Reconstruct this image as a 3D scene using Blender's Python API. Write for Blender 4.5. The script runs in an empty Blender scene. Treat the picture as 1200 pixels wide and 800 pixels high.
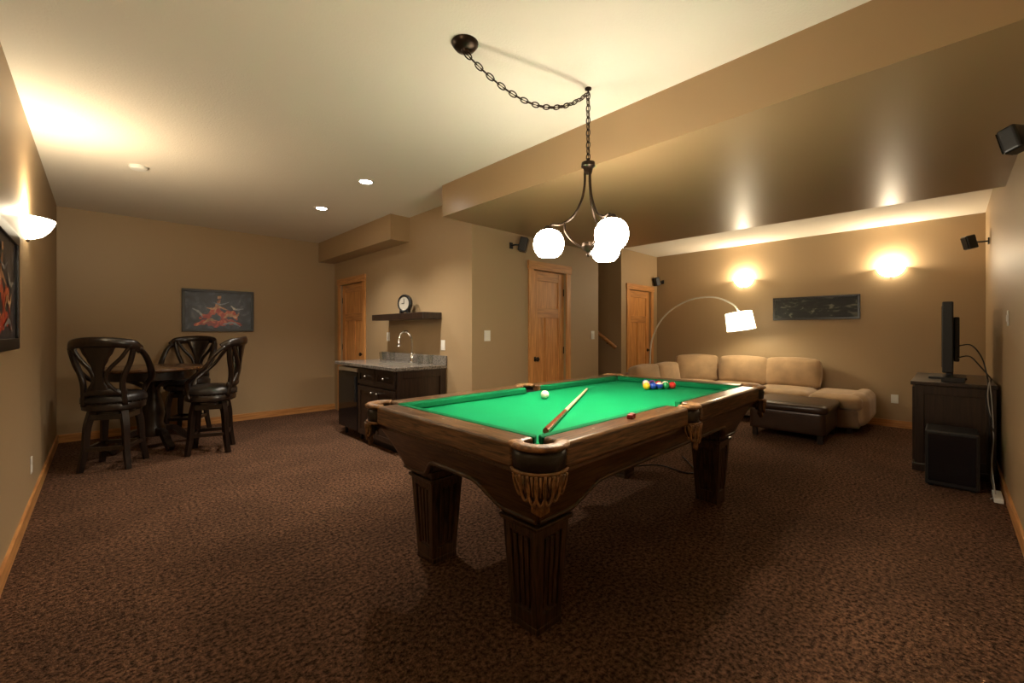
import bpy, bmesh, math, random
from mathutils import Vector, Matrix, Euler
random.seed(4)
scene = bpy.context.scene
COL = scene.collection
pi = math.pi

# ------------------------------------------------------------------ materials
def _nt(name):
    m = bpy.data.materials.new(name); m.use_nodes = True
    nt = m.node_tree; b = nt.nodes['Principled BSDF']
    return m, nt, b

def mat(name, col, rough=0.6, metal=0.0, spec=0.5, bump=0.0, bscale=60, var=0.0, vscale=8, coat=0.0, sheen=0.0):
    m, nt, b = _nt(name)
    b.inputs['Base Color'].default_value = (*col, 1)
    b.inputs['Roughness'].default_value = rough
    b.inputs['Metallic'].default_value = metal
    b.inputs['Specular IOR Level'].default_value = spec
    b.inputs['Coat Weight'].default_value = coat
    b.inputs['Sheen Weight'].default_value = sheen
    tc = nt.nodes.new('ShaderNodeTexCoord')
    if var > 0:
        n = nt.nodes.new('ShaderNodeTexNoise'); n.inputs['Scale'].default_value = vscale
        n.inputs['Detail'].default_value = 5
        r = nt.nodes.new('ShaderNodeValToRGB')
        r.color_ramp.elements[0].position = 0.3; r.color_ramp.elements[1].position = 0.7
        r.color_ramp.elements[0].color = (*[c*(1-var) for c in col], 1)
        r.color_ramp.elements[1].color = (*[min(1, c*(1+var)) for c in col], 1)
        nt.links.new(tc.outputs['Object'], n.inputs['Vector'])
        nt.links.new(n.outputs['Fac'], r.inputs['Fac'])
        nt.links.new(r.outputs['Color'], b.inputs['Base Color'])
    if bump > 0:
        n = nt.nodes.new('ShaderNodeTexNoise'); n.inputs['Scale'].default_value = bscale
        n.inputs['Detail'].default_value = 3
        bp = nt.nodes.new('ShaderNodeBump'); bp.inputs['Strength'].default_value = bump
        bp.inputs['Distance'].default_value = 0.01
        nt.links.new(tc.outputs['Object'], n.inputs['Vector'])
        nt.links.new(n.outputs['Fac'], bp.inputs['Height'])
        nt.links.new(bp.outputs['Normal'], b.inputs['Normal'])
    return m

def wood(name, c1, c2, axis='x', rough=0.4, scale=1.0, bump=0.15, coat=0.0):
    m, nt, b = _nt(name)
    tc = nt.nodes.new('ShaderNodeTexCoord'); mp = nt.nodes.new('ShaderNodeMapping')
    s = {'x': (1.5, 22, 22), 'y': (22, 1.5, 22), 'z': (22, 22, 1.5)}[axis]
    mp.inputs['Scale'].default_value = [k*scale for k in s]
    n = nt.nodes.new('ShaderNodeTexNoise'); n.inputs['Scale'].default_value = 2.2
    n.inputs['Detail'].default_value = 7; n.inputs['Distortion'].default_value = 0.6
    r = nt.nodes.new('ShaderNodeValToRGB')
    r.color_ramp.elements[0].position = 0.35; r.color_ramp.elements[1].position = 0.65
    r.color_ramp.elements[0].color = (*c1, 1); r.color_ramp.elements[1].color = (*c2, 1)
    nt.links.new(tc.outputs['Object'], mp.inputs['Vector']); nt.links.new(mp.outputs[0], n.inputs['Vector'])
    nt.links.new(n.outputs['Fac'], r.inputs['Fac']); nt.links.new(r.outputs['Color'], b.inputs['Base Color'])
    bp = nt.nodes.new('ShaderNodeBump'); bp.inputs['Strength'].default_value = bump; bp.inputs['Distance'].default_value = 0.004
    nt.links.new(n.outputs['Fac'], bp.inputs['Height']); nt.links.new(bp.outputs['Normal'], b.inputs['Normal'])
    b.inputs['Roughness'].default_value = rough; b.inputs['Coat Weight'].default_value = coat
    b.inputs['Coat Roughness'].default_value = 0.15
    return m

def emis(name, col, strength, base=(0.9, 0.85, 0.75)):
    m, nt, b = _nt(name)
    b.inputs['Base Color'].default_value = (*base, 1)
    b.inputs['Emission Color'].default_value = (*col, 1)
    b.inputs['Emission Strength'].default_value = strength
    b.inputs['Roughness'].default_value = 0.4
    return m

def carpet_mat():
    m, nt, b = _nt('carpet')
    tc = nt.nodes.new('ShaderNodeTexCoord')
    n1 = nt.nodes.new('ShaderNodeTexNoise'); n1.inputs['Scale'].default_value = 50; n1.inputs['Detail'].default_value = 6
    n1.inputs['Roughness'].default_value = 0.7
    n2 = nt.nodes.new('ShaderNodeTexNoise'); n2.inputs['Scale'].default_value = 2.2; n2.inputs['Detail'].default_value = 4
    v = nt.nodes.new('ShaderNodeTexVoronoi'); v.inputs['Scale'].default_value = 120
    for n in (n1, n2, v): nt.links.new(tc.outputs['Object'], n.inputs['Vector'])
    r = nt.nodes.new('ShaderNodeValToRGB')
    r.color_ramp.elements[0].position = 0.40; r.color_ramp.elements[1].position = 0.63
    r.color_ramp.elements[0].color = (0.018, 0.0075, 0.0035, 1); r.color_ramp.elements[1].color = (0.285, 0.145, 0.082, 1)
    nt.links.new(n1.outputs['Fac'], r.inputs['Fac'])
    mx = nt.nodes.new('ShaderNodeMixRGB'); mx.blend_type = 'MULTIPLY'; mx.inputs['Fac'].default_value = 0.6
    r2 = nt.nodes.new('ShaderNodeValToRGB'); r2.color_ramp.elements[0].position = 0.40; r2.color_ramp.elements[1].position = 0.60
    r2.color_ramp.elements[0].color = (0.6, 0.6, 0.6, 1)
    nt.links.new(n2.outputs['Fac'], r2.inputs['Fac'])
    nt.links.new(r.outputs['Color'], mx.inputs['Color1']); nt.links.new(r2.outputs['Color'], mx.inputs['Color2'])
    nt.links.new(mx.outputs['Color'], b.inputs['Base Color'])
    ad = nt.nodes.new('ShaderNodeMath'); ad.operation = 'SUBTRACT'
    nt.links.new(n1.outputs['Fac'], ad.inputs[0])
    ml = nt.nodes.new('ShaderNodeMath'); ml.operation = 'MULTIPLY'; ml.inputs[1].default_value = 0.4
    nt.links.new(v.outputs['Distance'], ml.inputs[0]); nt.links.new(ml.outputs[0], ad.inputs[1])
    bp = nt.nodes.new('ShaderNodeBump'); bp.inputs['Strength'].default_value = 1.0; bp.inputs['Distance'].default_value = 0.03
    nt.links.new(ad.outputs[0], bp.inputs['Height']); nt.links.new(bp.outputs['Normal'], b.inputs['Normal'])
    b.inputs['Roughness'].default_value = 0.95; b.inputs['Specular IOR Level'].default_value = 0.10
    b.inputs['Sheen Weight'].default_value = 0.10; b.inputs['Sheen Tint'].default_value = (0.75, 0.45, 0.30, 1)
    return m

def art_mat(name, stops, scale=3, distort=2.5, stretch=(1, 1, 1), accent=None, rough=0.3):
    m, nt, b = _nt(name)
    tc = nt.nodes.new('ShaderNodeTexCoord'); mp = nt.nodes.new('ShaderNodeMapping'); mp.inputs['Scale'].default_value = stretch
    n = nt.nodes.new('ShaderNodeTexNoise'); n.inputs['Scale'].default_value = scale
    n.inputs['Detail'].default_value = 4; n.inputs['Distortion'].default_value = distort
    r = nt.nodes.new('ShaderNodeValToRGB')
    el = r.color_ramp.elements
    el[0].position, el[0].color = stops[0][0], (*stops[0][1], 1)
    el[1].position, el[1].color = stops[-1][0], (*stops[-1][1], 1)
    for p, c in stops[1:-1]:
        e = el.new(p); e.color = (*c, 1)
    nt.links.new(tc.outputs['Object'], mp.inputs['Vector']); nt.links.new(mp.outputs[0], n.inputs['Vector'])
    nt.links.new(n.outputs['Fac'], r.inputs['Fac'])
    nt.links.new(r.outputs['Color'], b.inputs['Base Color'])
    b.inputs['Roughness'].default_value = rough
    return m

WALL = mat('wall_paint', (0.380, 0.268, 0.150), 0.5, bump=0.06, bscale=180, spec=0.4)
SOFF = mat('soffit_paint', (0.365, 0.245, 0.128), 0.34, bump=0.03, bscale=120, spec=0.5)
CEIL = mat('ceiling_paint', (0.80, 0.75, 0.65), 0.8, bump=0.25, bscale=90, spec=0.2)
CARP = carpet_mat()
FIRX = wood('fir_x', (0.40, 0.17, 0.05), (0.62, 0.30, 0.10), 'x', 0.4)
FIRY = wood('fir_y', (0.40, 0.17, 0.05), (0.62, 0.30, 0.10), 'y', 0.4)
FIRZ = wood('fir_z', (0.46, 0.19, 0.05), (0.70, 0.34, 0.11), 'z', 0.38)
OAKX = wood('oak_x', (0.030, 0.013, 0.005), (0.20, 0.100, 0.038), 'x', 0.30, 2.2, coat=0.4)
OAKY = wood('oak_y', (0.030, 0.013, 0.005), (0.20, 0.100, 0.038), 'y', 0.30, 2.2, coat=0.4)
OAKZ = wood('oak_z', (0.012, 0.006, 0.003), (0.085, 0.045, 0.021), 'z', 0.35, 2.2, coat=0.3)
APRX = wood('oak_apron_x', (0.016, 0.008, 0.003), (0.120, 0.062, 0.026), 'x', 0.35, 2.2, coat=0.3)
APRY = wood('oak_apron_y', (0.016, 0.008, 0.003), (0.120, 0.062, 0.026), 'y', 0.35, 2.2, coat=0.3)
DARKW = wood('dark_espresso_wood', (0.010, 0.005, 0.003), (0.032, 0.016, 0.009), 'z', 0.35, 1.0, coat=0.3)
CHAIRW = wood('black_brown_wood', (0.006, 0.003, 0.002), (0.020, 0.010, 0.006), 'z', 0.3, 1.0, coat=0.3)
TOPW = wood('table_top_wood', (0.05, 0.02, 0.008), (0.14, 0.065, 0.025), 'x', 0.25, 1.0, coat=0.5)
BLEATH = mat('black_leather', (0.012, 0.009, 0.008), 0.35, bump=0.15, bscale=120)
TLEATH = mat('tan_leather', (0.22, 0.11, 0.042), 0.45, bump=0.4, bscale=80, var=0.6, vscale=30)
OLEATH = mat('ottoman_leather', (0.040, 0.020, 0.012), 0.32, bump=0.2, bscale=50, var=0.2)
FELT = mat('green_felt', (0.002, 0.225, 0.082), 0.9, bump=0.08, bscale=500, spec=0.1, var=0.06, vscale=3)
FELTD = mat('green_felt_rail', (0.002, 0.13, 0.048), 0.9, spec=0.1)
BLACK = mat('black_plastic', (0.010, 0.010, 0.011), 0.4)
SCREEN = mat('tv_screen', (0.006, 0.006, 0.008), 0.08)
BRONZE = mat('oil_rubbed_bronze', (0.035, 0.022, 0.014), 0.35, 0.8)
CHROME = mat('chrome', (0.75, 0.75, 0.75), 0.12, 1.0)
WHITE = mat('white_plastic', (0.80, 0.78, 0.72), 0.4)
GREYP = mat('grey_cable', (0.42, 0.40, 0.36), 0.5)
SUEDE = mat('tan_suede', (0.38, 0.245, 0.13), 0.85, bump=0.3, bscale=14, var=0.16, vscale=6, sheen=0.3)
SUEDE2 = mat('brown_suede', (0.25, 0.15, 0.085), 0.8, bump=0.2, bscale=14, var=0.12, vscale=5, sheen=0.2)
GRANITE = mat('granite', (0.16, 0.14, 0.12), 0.18, var=0.75, vscale=70)
GLASS = mat('glassware', (0.8, 0.82, 0.8), 0.05, spec=0.8)
GLASS.node_tree.nodes['Principled BSDF'].inputs['Transmission Weight'].default_value = 1.0
CUEWOOD = wood('maple', (0.60, 0.45, 0.27), (0.78, 0.62, 0.42), 'x', 0.3)
CUERED = mat('cue_stain', (0.23, 0.045, 0.015), 0.2, coat=0.5)
IVORY = mat('ivory', (0.85, 0.80, 0.68), 0.12, coat=0.5)
GLOBE = emis('lit_frosted_glass', (1.0, 0.87, 0.68), 62)
SCON = emis('lit_sconce_glass', (1.0, 0.84, 0.58), 24)
CANL = emis('lit_lamp_lens', (1.0, 0.93, 0.82), 60)
SHADE = emis('lamp_shade_fabric', (1.0, 0.90, 0.62), 4)
STEEL = mat('brushed_steel', (0.45, 0.42, 0.37), 0.4, 1.0)
SATIN = mat('satin_nickel', (0.72, 0.70, 0.64), 0.45, 0.5)
FACE = mat('clock_face', (0.45, 0.42, 0.36), 0.5)

# ------------------------------------------------------------------ helpers
def root(name, loc=(0, 0, 0), rotz=0.0, world=False):
    e = bpy.data.objects.new(name, None); e.empty_display_size = 0.1
    e.location = loc; e.rotation_euler = (0, 0, rotz); COL.objects.link(e)
    e['w'] = 1 if world else 0
    return e

def link(o, parent):
    COL.objects.link(o)
    if parent is not None:
        o.parent = parent
        if parent['w']: o.matrix_parent_inverse = Matrix.Translation(-Vector(parent.location))
    return o

def from_bm(name, bm, m, parent=None, smooth=False, bevel=0, segs=2):
    bmesh.ops.recalc_face_normals(bm, faces=bm.faces)
    me = bpy.data.meshes.new(name); bm.to_mesh(me); bm.free()
    if smooth:
        for p in me.polygons: p.use_smooth = True
    o = bpy.data.objects.new(name, me)
    if isinstance(m, (list, tuple)):
        for k in m: me.materials.append(k)
    else: me.materials.append(m)
    link(o, parent)
    if bevel > 0:
        md = o.modifiers.new('b', 'BEVEL'); md.width = bevel; md.segments = segs; md.limit_method = 'ANGLE'
    return o

def bm_box(bm, x0, x1, y0, y1, z0, z1):
    vs = [bm.verts.new(p) for p in ((x0, y0, z0), (x1, y0, z0), (x1, y1, z0), (x0, y1, z0),
                                    (x0, y0, z1), (x1, y0, z1), (x1, y1, z1), (x0, y1, z1))]
    fs = []
    for f in ((0, 3, 2, 1), (4, 5, 6, 7), (0, 1, 5, 4), (1, 2, 6, 5), (2, 3, 7, 6), (3, 0, 4, 7)):
        fs.append(bm.faces.new([vs[i] for i in f]))
    return vs, fs

def box(name, x0, x1, y0, y1, z0, z1, m, parent=None, bevel=0, segs=2):
    bm = bmesh.new(); bm_box(bm, min(x0, x1), max(x0, x1), min(y0, y1), max(y0, y1), z0, z1)
    return from_bm(name, bm, m, parent, bevel=bevel, segs=segs)

def boxes(name, lst, m, parent=None, bevel=0):
    bm = bmesh.new()
    for b in lst: bm_box(bm, *b)
    return from_bm(name, bm, m, parent, bevel=bevel)

def lathe(name, prof, m, parent=None, loc=(0, 0, 0), segs=32, a0=0.0, a1=2*pi, smooth=True, mtx=None, solid=0):
    bm = bmesh.new(); full = abs(a1-a0-2*pi) < 1e-4
    n = segs if full else segs+1
    rings = []
    for r, z in prof:
        if r < 1e-6 and full:
            rings.append([bm.verts.new((0, 0, z))])
        else:
            rings.append([bm.verts.new((r*math.cos(a0+(a1-a0)*i/segs), r*math.sin(a0+(a1-a0)*i/segs), z)) for i in range(n)])
    for k in range(len(rings)-1):
        A, B = rings[k], rings[k+1]
        for i in range(segs):
            j = (i+1) % n if full else i+1
            if len(A) == 1 and len(B) == 1: continue
            if len(A) == 1: bm.faces.new((A[0], B[i], B[j]))
            elif len(B) == 1: bm.faces.new((A[i], A[j], B[0]))
            else: bm.faces.new((A[i], A[j], B[j], B[i]))
    M = Matrix.Translation(Vector(loc))
    if mtx is not None: M = M @ mtx
    bm.transform(M)
    o = from_bm(name, bm, m, parent, smooth=smooth)
    if smooth:
        md = o.modifiers.new('e', 'EDGE_SPLIT'); md.split_angle = math.radians(40)
    if solid:
        md = o.modifiers.new('s', 'SOLIDIFY'); md.thickness = solid
    return o

def catmull(pts, k=6):
    pts = [Vector(p) for p in pts]
    if len(pts) < 3: return pts
    P = [2*pts[0]-pts[1]]+pts+[2*pts[-1]-pts[-2]]
    out = []
    for i in range(1, len(P)-2):
        for j in range(k):
            t = j/k
            p0, p1, p2, p3 = P[i-1], P[i], P[i+1], P[i+2]
            out.append(0.5*((2*p1)+(-p0+p2)*t+(2*p0-5*p1+4*p2-p3)*t*t+(-p0+3*p1-3*p2+p3)*t**3))
    out.append(P[-2]); return out

def bm_tube(bm, pts, r0, r1=None, n=8, sx=1.0, sy=1.0, k=6, up=None, closed=False):
    pts = catmull(pts, k) if k > 1 else [Vector(p) for p in pts]
    if r1 is None: r1 = r0
    N = len(pts); rings = []
    nrm = None
    for i, p in enumerate(pts):
        if closed: t = (pts[(i+1) % N]-pts[i-1]).normalized()
        else: t = (pts[min(i+1, N-1)]-pts[max(i-1, 0)]).normalized()
        if up is not None:
            nrm = Vector(up) - t*Vector(up).dot(t)
        elif nrm is None:
            nrm = t.orthogonal()
        else:
            nrm = nrm - t*nrm.dot(t)
        if nrm.length < 1e-6: nrm = t.orthogonal()
        nrm.normalize(); bn = t.cross(nrm)
        r = r0+(r1-r0)*i/max(1, N-1)
        off = pi/4 if n == 4 else 0
        rings.append([bm.verts.new(p+nrm*(r*sx*math.cos(2*pi*j/n+off))+bn*(r*sy*math.sin(2*pi*j/n+off))) for j in range(n)])
    M = N if closed else N-1
    for i in range(M):
        A, B = rings[i], rings[(i+1) % N]
        for j in range(n):
            bm.faces.new((A[j], A[(j+1) % n], B[(j+1) % n], B[j]))
    if not closed:
        bm.faces.new(rings[0][::-1]); bm.faces.new(rings[-1])

def tube(name, pts, r0, m, parent=None, r1=None, n=8, sx=1.0, sy=1.0, k=6, up=None, smooth=None):
    bm = bmesh.new(); bm_tube(bm, pts, r0, r1, n, sx, sy, k, up)
    o = from_bm(name, bm, m, parent, smooth=(n > 4) if smooth is None else smooth)
    return o

def cushion(name, c, d, m, parent=None, R=0.06, bulge=0.02, rot=(0, 0, 0), n=12):
    bm = bmesh.new()
    bmesh.ops.create_cube(bm, size=2)
    bmesh.ops.subdivide_edges(bm, edges=bm.edges, cuts=n, use_grid_fill=True)
    h = Vector(d)*0.5
    R = min(R, min(h)*0.98)
    for v in bm.verts:
        p = v.co.copy()
        q = Vector((p.x*h.x, p.y*h.y, p.z*h.z))
        inn = Vector([max(-(h[i]-R), min(h[i]-R, q[i])) for i in range(3)])
        dr = q-inn
        if dr.length > 1e-7: dr.normalize()
        pos = inn+dr*R
        for i in range(3):
            if abs(abs(p[i])-1) < 1e-5:
                a, b = [j for j in range(3) if j != i]
                pos[i] += math.copysign(bulge*(1-p[a]**2)*(1-p[b]**2), p[i])
        v.co = pos
    bm.transform(Matrix.Translation(Vector(c)) @ Euler(rot).to_matrix().to_4x4())
    return from_bm(name, bm, m, parent, smooth=True)

def ball(name, c, r, m, parent=None, u=20, v=12):
    bm = bmesh.new(); bmesh.ops.create_uvsphere(bm, u_segments=u, v_segments=v, radius=r)
    bm.transform(Matrix.Translation(Vector(c)))
    return from_bm(name, bm, m, parent, smooth=True)

def plight(name, loc, w, col=(1, 0.84, 0.63), r=0.05, parent=None):
    l = bpy.data.lights.new(name, 'POINT'); l.energy = w; l.color = col; l.shadow_soft_size = r
    o = bpy.data.objects.new(name, l); o.location = loc; link(o, parent); return o

def slight(name, loc, w, col=(1, 0.88, 0.72), ang=110, blend=0.6, r=0.05, parent=None, rot=(0, 0, 0)):
    l = bpy.data.lights.new(name, 'SPOT'); l.energy = w; l.color = col; l.shadow_soft_size = r
    l.spot_size = math.radians(ang); l.spot_blend = blend
    o = bpy.data.objects.new(name, l); o.location = loc; o.rotation_euler = rot; link(o, parent); return o

# ------------------------------------------------------------------ room shell
XL, YR, XF, YB = -0.36, -0.31, 7.70, 7.15      # left wall, right wall, far wall, back-left wall
H = 2.73; SZ = 2.42
XB, YC = 2.81, 3.50                           # bar wall, closet wall
XC = 5.12; YD, XS = 3.92, 6.42                # closet end, small-door wall, stair wall
T = 0.12
box('floor', XL-T, XF+T, YR-T, YB+T, -0.1, 0, CARP)
box('ceiling', XL-T, XF+T, YR-T, YB+T, H, H+0.1, CEIL)
box('wall_left', XL-T, XL, YR, YB, 0, H, WALL)
box('wall_right', XL-T, XF+T, YR-T, YR, 0, H, WALL)
box('wall_back', XL-T, XF+T, YB, YB+T, 0, H, WALL)
box('wall_far', XF, XF+T, YR, YB, 0, H, WALL)
D1 = (6.07, 6.90)   # y-range on bar wall
D2 = (3.75, 4.38)   # x-range on closet wall
D3 = (6.67, 7.45)   # x-range
DH = 2.04
boxes('wall_bar', [(XB, XB+T, YC, D1[0], 0, H), (XB, XB+T, D1[1], YB, 0, H), (XB, XB+T, D1[0], D1[1], DH, H)], WALL)
boxes('wall_closet', [(XB+T, D2[0], YC, YC+T, 0, H), (D2[1], XC, YC, YC+T, 0, H), (D2[0], D2[1], YC, YC+T, DH, H)], WALL)
box('wall_stair_side', XC-T, XC, YC+T, YB, 0, H, WALL)
boxes('wall_hall', [(XS, D3[0], YD, YD+T, 0, H), (D3[1], XF, YD, YD+T, 0, H), (D3[0], D3[1], YD, YD+T, DH, H)], WALL)
box('wall_stair', XS, XS+T, YD+T, YB, 0, H, WALL)
box('ceiling_soffit', 2.43, XC-0.02, YR, YC-0.005, SZ, H, SOFF)
box('ceiling_soffit_small', 2.55, XB, 4.76, YB, SZ, H, SOFF)

bh, bt = 0.095, 0.015
box('baseboard_left', XL, XL+bt, YR, YB, 0, bh, FIRY)
box('baseboard_back', XL+bt, XB, YB-bt, YB, 0, bh, FIRX)
box('baseboard_right', XL+bt, XF, YR, YR+bt, 0, bh, FIRX)
box('baseboard_far', XF-bt, XF, YR+bt, YD, 0, bh, FIRY)
boxes('baseboard_bar', [(XB-bt, XB, YC, 3.94, 0, bh), (XB-bt, XB, 5.47, D1[0]-0.09, 0, bh)], FIRY)
boxes('baseboard_closet', [(XB-bt, D2[0]-0.09, YC-bt, YC, 0, bh), (D2[1]+0.09, XC, YC-bt, YC, 0, bh)], FIRX)
boxes('baseboard_hall', [(XS, D3[0]-0.09, YD-bt, YD, 0, bh), (D3[1]+0.09, XF-bt, YD-bt, YD, 0, bh)], FIRX)

def door(name, w, loc, rotz, handle_side=1):
    e = root(name, loc, rotz)
    st = 0.11; t0, t1 = 0.03, 0.065
    g = 0.004
    x0, x1 = g, w-g
    boxes('stiles', [(x0, x0+st, t0, t1, 0.01, DH-g), (x1-st, x1, t0, t1, 0.01, DH-g)], FIRZ, e, bevel=0.003)
    boxes('rails', [(x0+st, x1-st, t0, t1, DH-g-0.12, DH-g), (x0+st, x1-st, t0, t1, 1.46, 1.58), (x0+st, x1-st, t0, t1, 0.01, 0.22)], FIRX, e, bevel=0.003)
    boxes('mullion', [(w/2-0.05, w/2+0.05, t0, t1, 0.22, 1.46)], FIRZ, e, bevel=0.003)
    boxes('panels', [(x0+st-0.01, x1-st+0.01, t0+0.014, t1-0.01, 0.2, DH-0.1)], FIRZ, e)
    cw = 0.085
    boxes('casing', [(-cw, 0, -0.018, 0, 0, DH), (w, w+cw, -0.018, 0, 0, DH)], FIRZ, e, bevel=0.002)
    boxes('casing_head', [(-cw-0.012, w+cw+0.012, -0.026, 0, DH, DH+0.10)], FIRX, e, bevel=0.002)
    hx = w-0.065 if handle_side > 0 else 0.065
    R = Matrix.Rotation(pi/2, 4, 'X')
    lathe('knob', [(0.0, 0.0), (0.03, 0.0), (0.03, 0.006), (0.010, 0.01), (0.010, 0.035), (0.026, 0.042), (0.028, 0.055), (0.018, 0.066), (0, 0.067)],
          BRONZE, e, loc=(hx, t0, 0.95), segs=16, mtx=R)
    hs = 0.004 if handle_side > 0 else w-0.02
    boxes('hinges', [(hs, hs+0.014, t0-0.006, t0, z, z+0.09) for z in (0.25, 1.0, 1.75)], BRONZE, e)
    return e
door('door_1', D1[1]-D1[0], (XB, D1[1], 0), -pi/2, 1)
door('door_2', D2[1]-D2[0], (D2[0], YC, 0), 0, -1)
door('door_3', D3[1]-D3[0], (D3[0], YD, 0), 0, 1)

st = root('staircase', (5.77, 4.1, 0), 0, True)
sl = []
for i in range(11):
    y = 4.15+i*0.26
    sl.append((XC+0.02, XS-0.02, y, min(y+0.27, YB-0.02), i*0.185 if i else 0, (i+1)*0.185))
boxes('steps', sl, CARP, st)
hr = root('stair_handrail', (XS-0.06, 4.0, 1.0), 0, True)
tube('rail', [(XS-0.07, 3.99, 1.02), (XS-0.07, 5.2, 1.02+1.21*0.71)], 0.032, FIRY, hr, n=10, k=1)
boxes('brackets', [(XS-0.07, XS, 4.15, 4.17, 1.08, 1.10), (XS-0.07, XS, 4.9, 4.92, 1.6, 1.62)], BRONZE, hr)

# ------------------------------------------------------------------ pool table
PT = root('pool_table', (2.37, 1.66, 0))
HX, HY, ZT = 1.28, 0.68, 0.866
ZBED = 0.822
cp, sp = 0.145, 0.085
def rail_seg(name, a0, a1, side, axis):
    if axis == 'x':
        y0, y1 = (HY-0.125, HY) if side > 0 else (-HY, -HY+0.125)
        box(name+'_wood', a0, a1, y0, y1, ZT-0.10, ZT, OAKX, PT, bevel=0.016, segs=4)
        bm = bmesh.new(); yo = side*(HY-0.124); yi = side*(HY-0.175)
        P = [(a0, yo), (a1, yo), (a1-0.035, yi), (a0+0.035, yi)]
    else:
        x0, x1 = (HX-0.125, HX) if side > 0 else (-HX, -HX+0.125)
        box(name+'_wood', x0, x1, a0, a1, ZT-0.10, ZT, OAKY, PT, bevel=0.016, segs=4)
        bm = bmesh.new(); xo = side*(HX-0.124); xi = side*(HX-0.175)
        P = [(xo, a0), (xo, a1), (xi, a1-0.035), (xi, a0+0.035)]
    lo = [bm.verts.new((*p, ZBED+0.003)) for p in P]; hi = [bm.verts.new((*p, ZT-(0.001 if i < 2 else 0.006))) for i, p in enumerate(P)]
    bm.faces.new(lo); bm.faces.new(hi)
    for i in range(4): bm.faces.new((lo[i], lo[(i+1) % 4], hi[(i+1) % 4], hi[i]))
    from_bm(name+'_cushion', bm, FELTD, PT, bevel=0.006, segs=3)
rail_seg('rail_a', -HX+cp, -sp, -1, 'x'); rail_seg('rail_b', sp, HX-cp, -1, 'x')
rail_seg('rail_c', -HX+cp, -sp, 1, 'x'); rail_seg('rail_d', sp, HX-cp, 1, 'x')
rail_seg('rail_e', -HY+cp, HY-cp, -1, 'y'); rail_seg('rail_f', -HY+cp, HY-cp, 1, 'y')
box('cloth_bed', -HX+0.12, HX-0.12, -HY+0.12, HY-0.12, ZBED-0.03, ZBED, FELT, PT)
box('slate', -HX+0.07, HX-0.07, -HY+0.07, HY-0.07, ZT-0.115, ZBED-0.03, DARKW, PT)
bm = bmesh.new()
def dot(x, y):
    bmesh.ops.create_circle(bm, cap_ends=True, radius=0.007, segments=10, matrix=Matrix.Translation((x, y, ZT+0.0006)))
for s in (-1, 1):
    for k in (-3, -2, -1, 1, 2, 3): dot(k*0.29, s*(HY-0.07))
    for k in (-1, 0, 1): dot(s*(HX-0.07), k*0.29)
from_bm('sights', bm, IVORY, PT)
def hx_(z): return 1.10+(z-0.50)/(0.766-0.50)*(1.225-1.10)
def hy_(z): return 0.50+(z-0.50)/(0.766-0.50)*(0.625-0.50)
def sm(t): t = max(0, min(1, t)); return t*t*(3-2*t)
def apron(name, axis, side, m):
    bm = bmesh.new(); N, M = 60, 10; g = []
    for i in range(N+1):
        u = -1+2*i/N; L = 1.16 if axis == 'x' else 0.56
        s = (1-abs(u))*L
        zb = 0.50+0.105*sm((s-0.20)/0.22)
        row = []
        for j in range(M+1):
            z = 0.766+(zb-0.766)*j/M
            bow = 0.012*math.sin(pi*j/M)
            if axis == 'x': row.append(bm.verts.new((u*hx_(z), side*(hy_(z)-bow), z)))
            else: row.append(bm.verts.new((side*(hx_(z)-bow), u*hy_(z), z)))
        g.append(row)
    for i in range(N):
        for j in range(M): bm.faces.new((g[i][j], g[i+1][j], g[i+1][j+1], g[i][j+1]))
    o = from_bm(name, bm, m, PT, smooth=True)
    md = o.modifiers.new('s', 'SOLIDIFY'); md.thickness = 0.03; md.offset = 0
    pts = []
    for i in range(0, N+1, 2):
        u = -1+2*i/N; L = 1.16 if axis == 'x' else 0.56
        s = (1-abs(u))*L; zb = 0.50+0.105*sm((s-0.20)/0.22)+0.012
        pts.append((u*hx_(zb), side*(hy_(zb)+0.014), zb) if axis == 'x' else (side*(hx_(zb)+0.014), u*hy_(zb), zb))
    tube(name+'_bead', pts, 0.009, m, PT, n=8, k=1)
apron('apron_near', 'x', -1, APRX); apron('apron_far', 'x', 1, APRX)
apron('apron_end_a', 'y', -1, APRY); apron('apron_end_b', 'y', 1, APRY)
boxes('moulding', [(-1.245, 1.245, -0.645, -0.615, 0.735, 0.766), (-1.245, 1.245, 0.615, 0.645, 0.735, 0.766),
                   (-1.245, -1.215, -0.645, 0.645, 0.735, 0.766), (1.215, 1.245, -0.645, 0.645, 0.735, 0.766)], APRX, PT, bevel=0.008)
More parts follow.
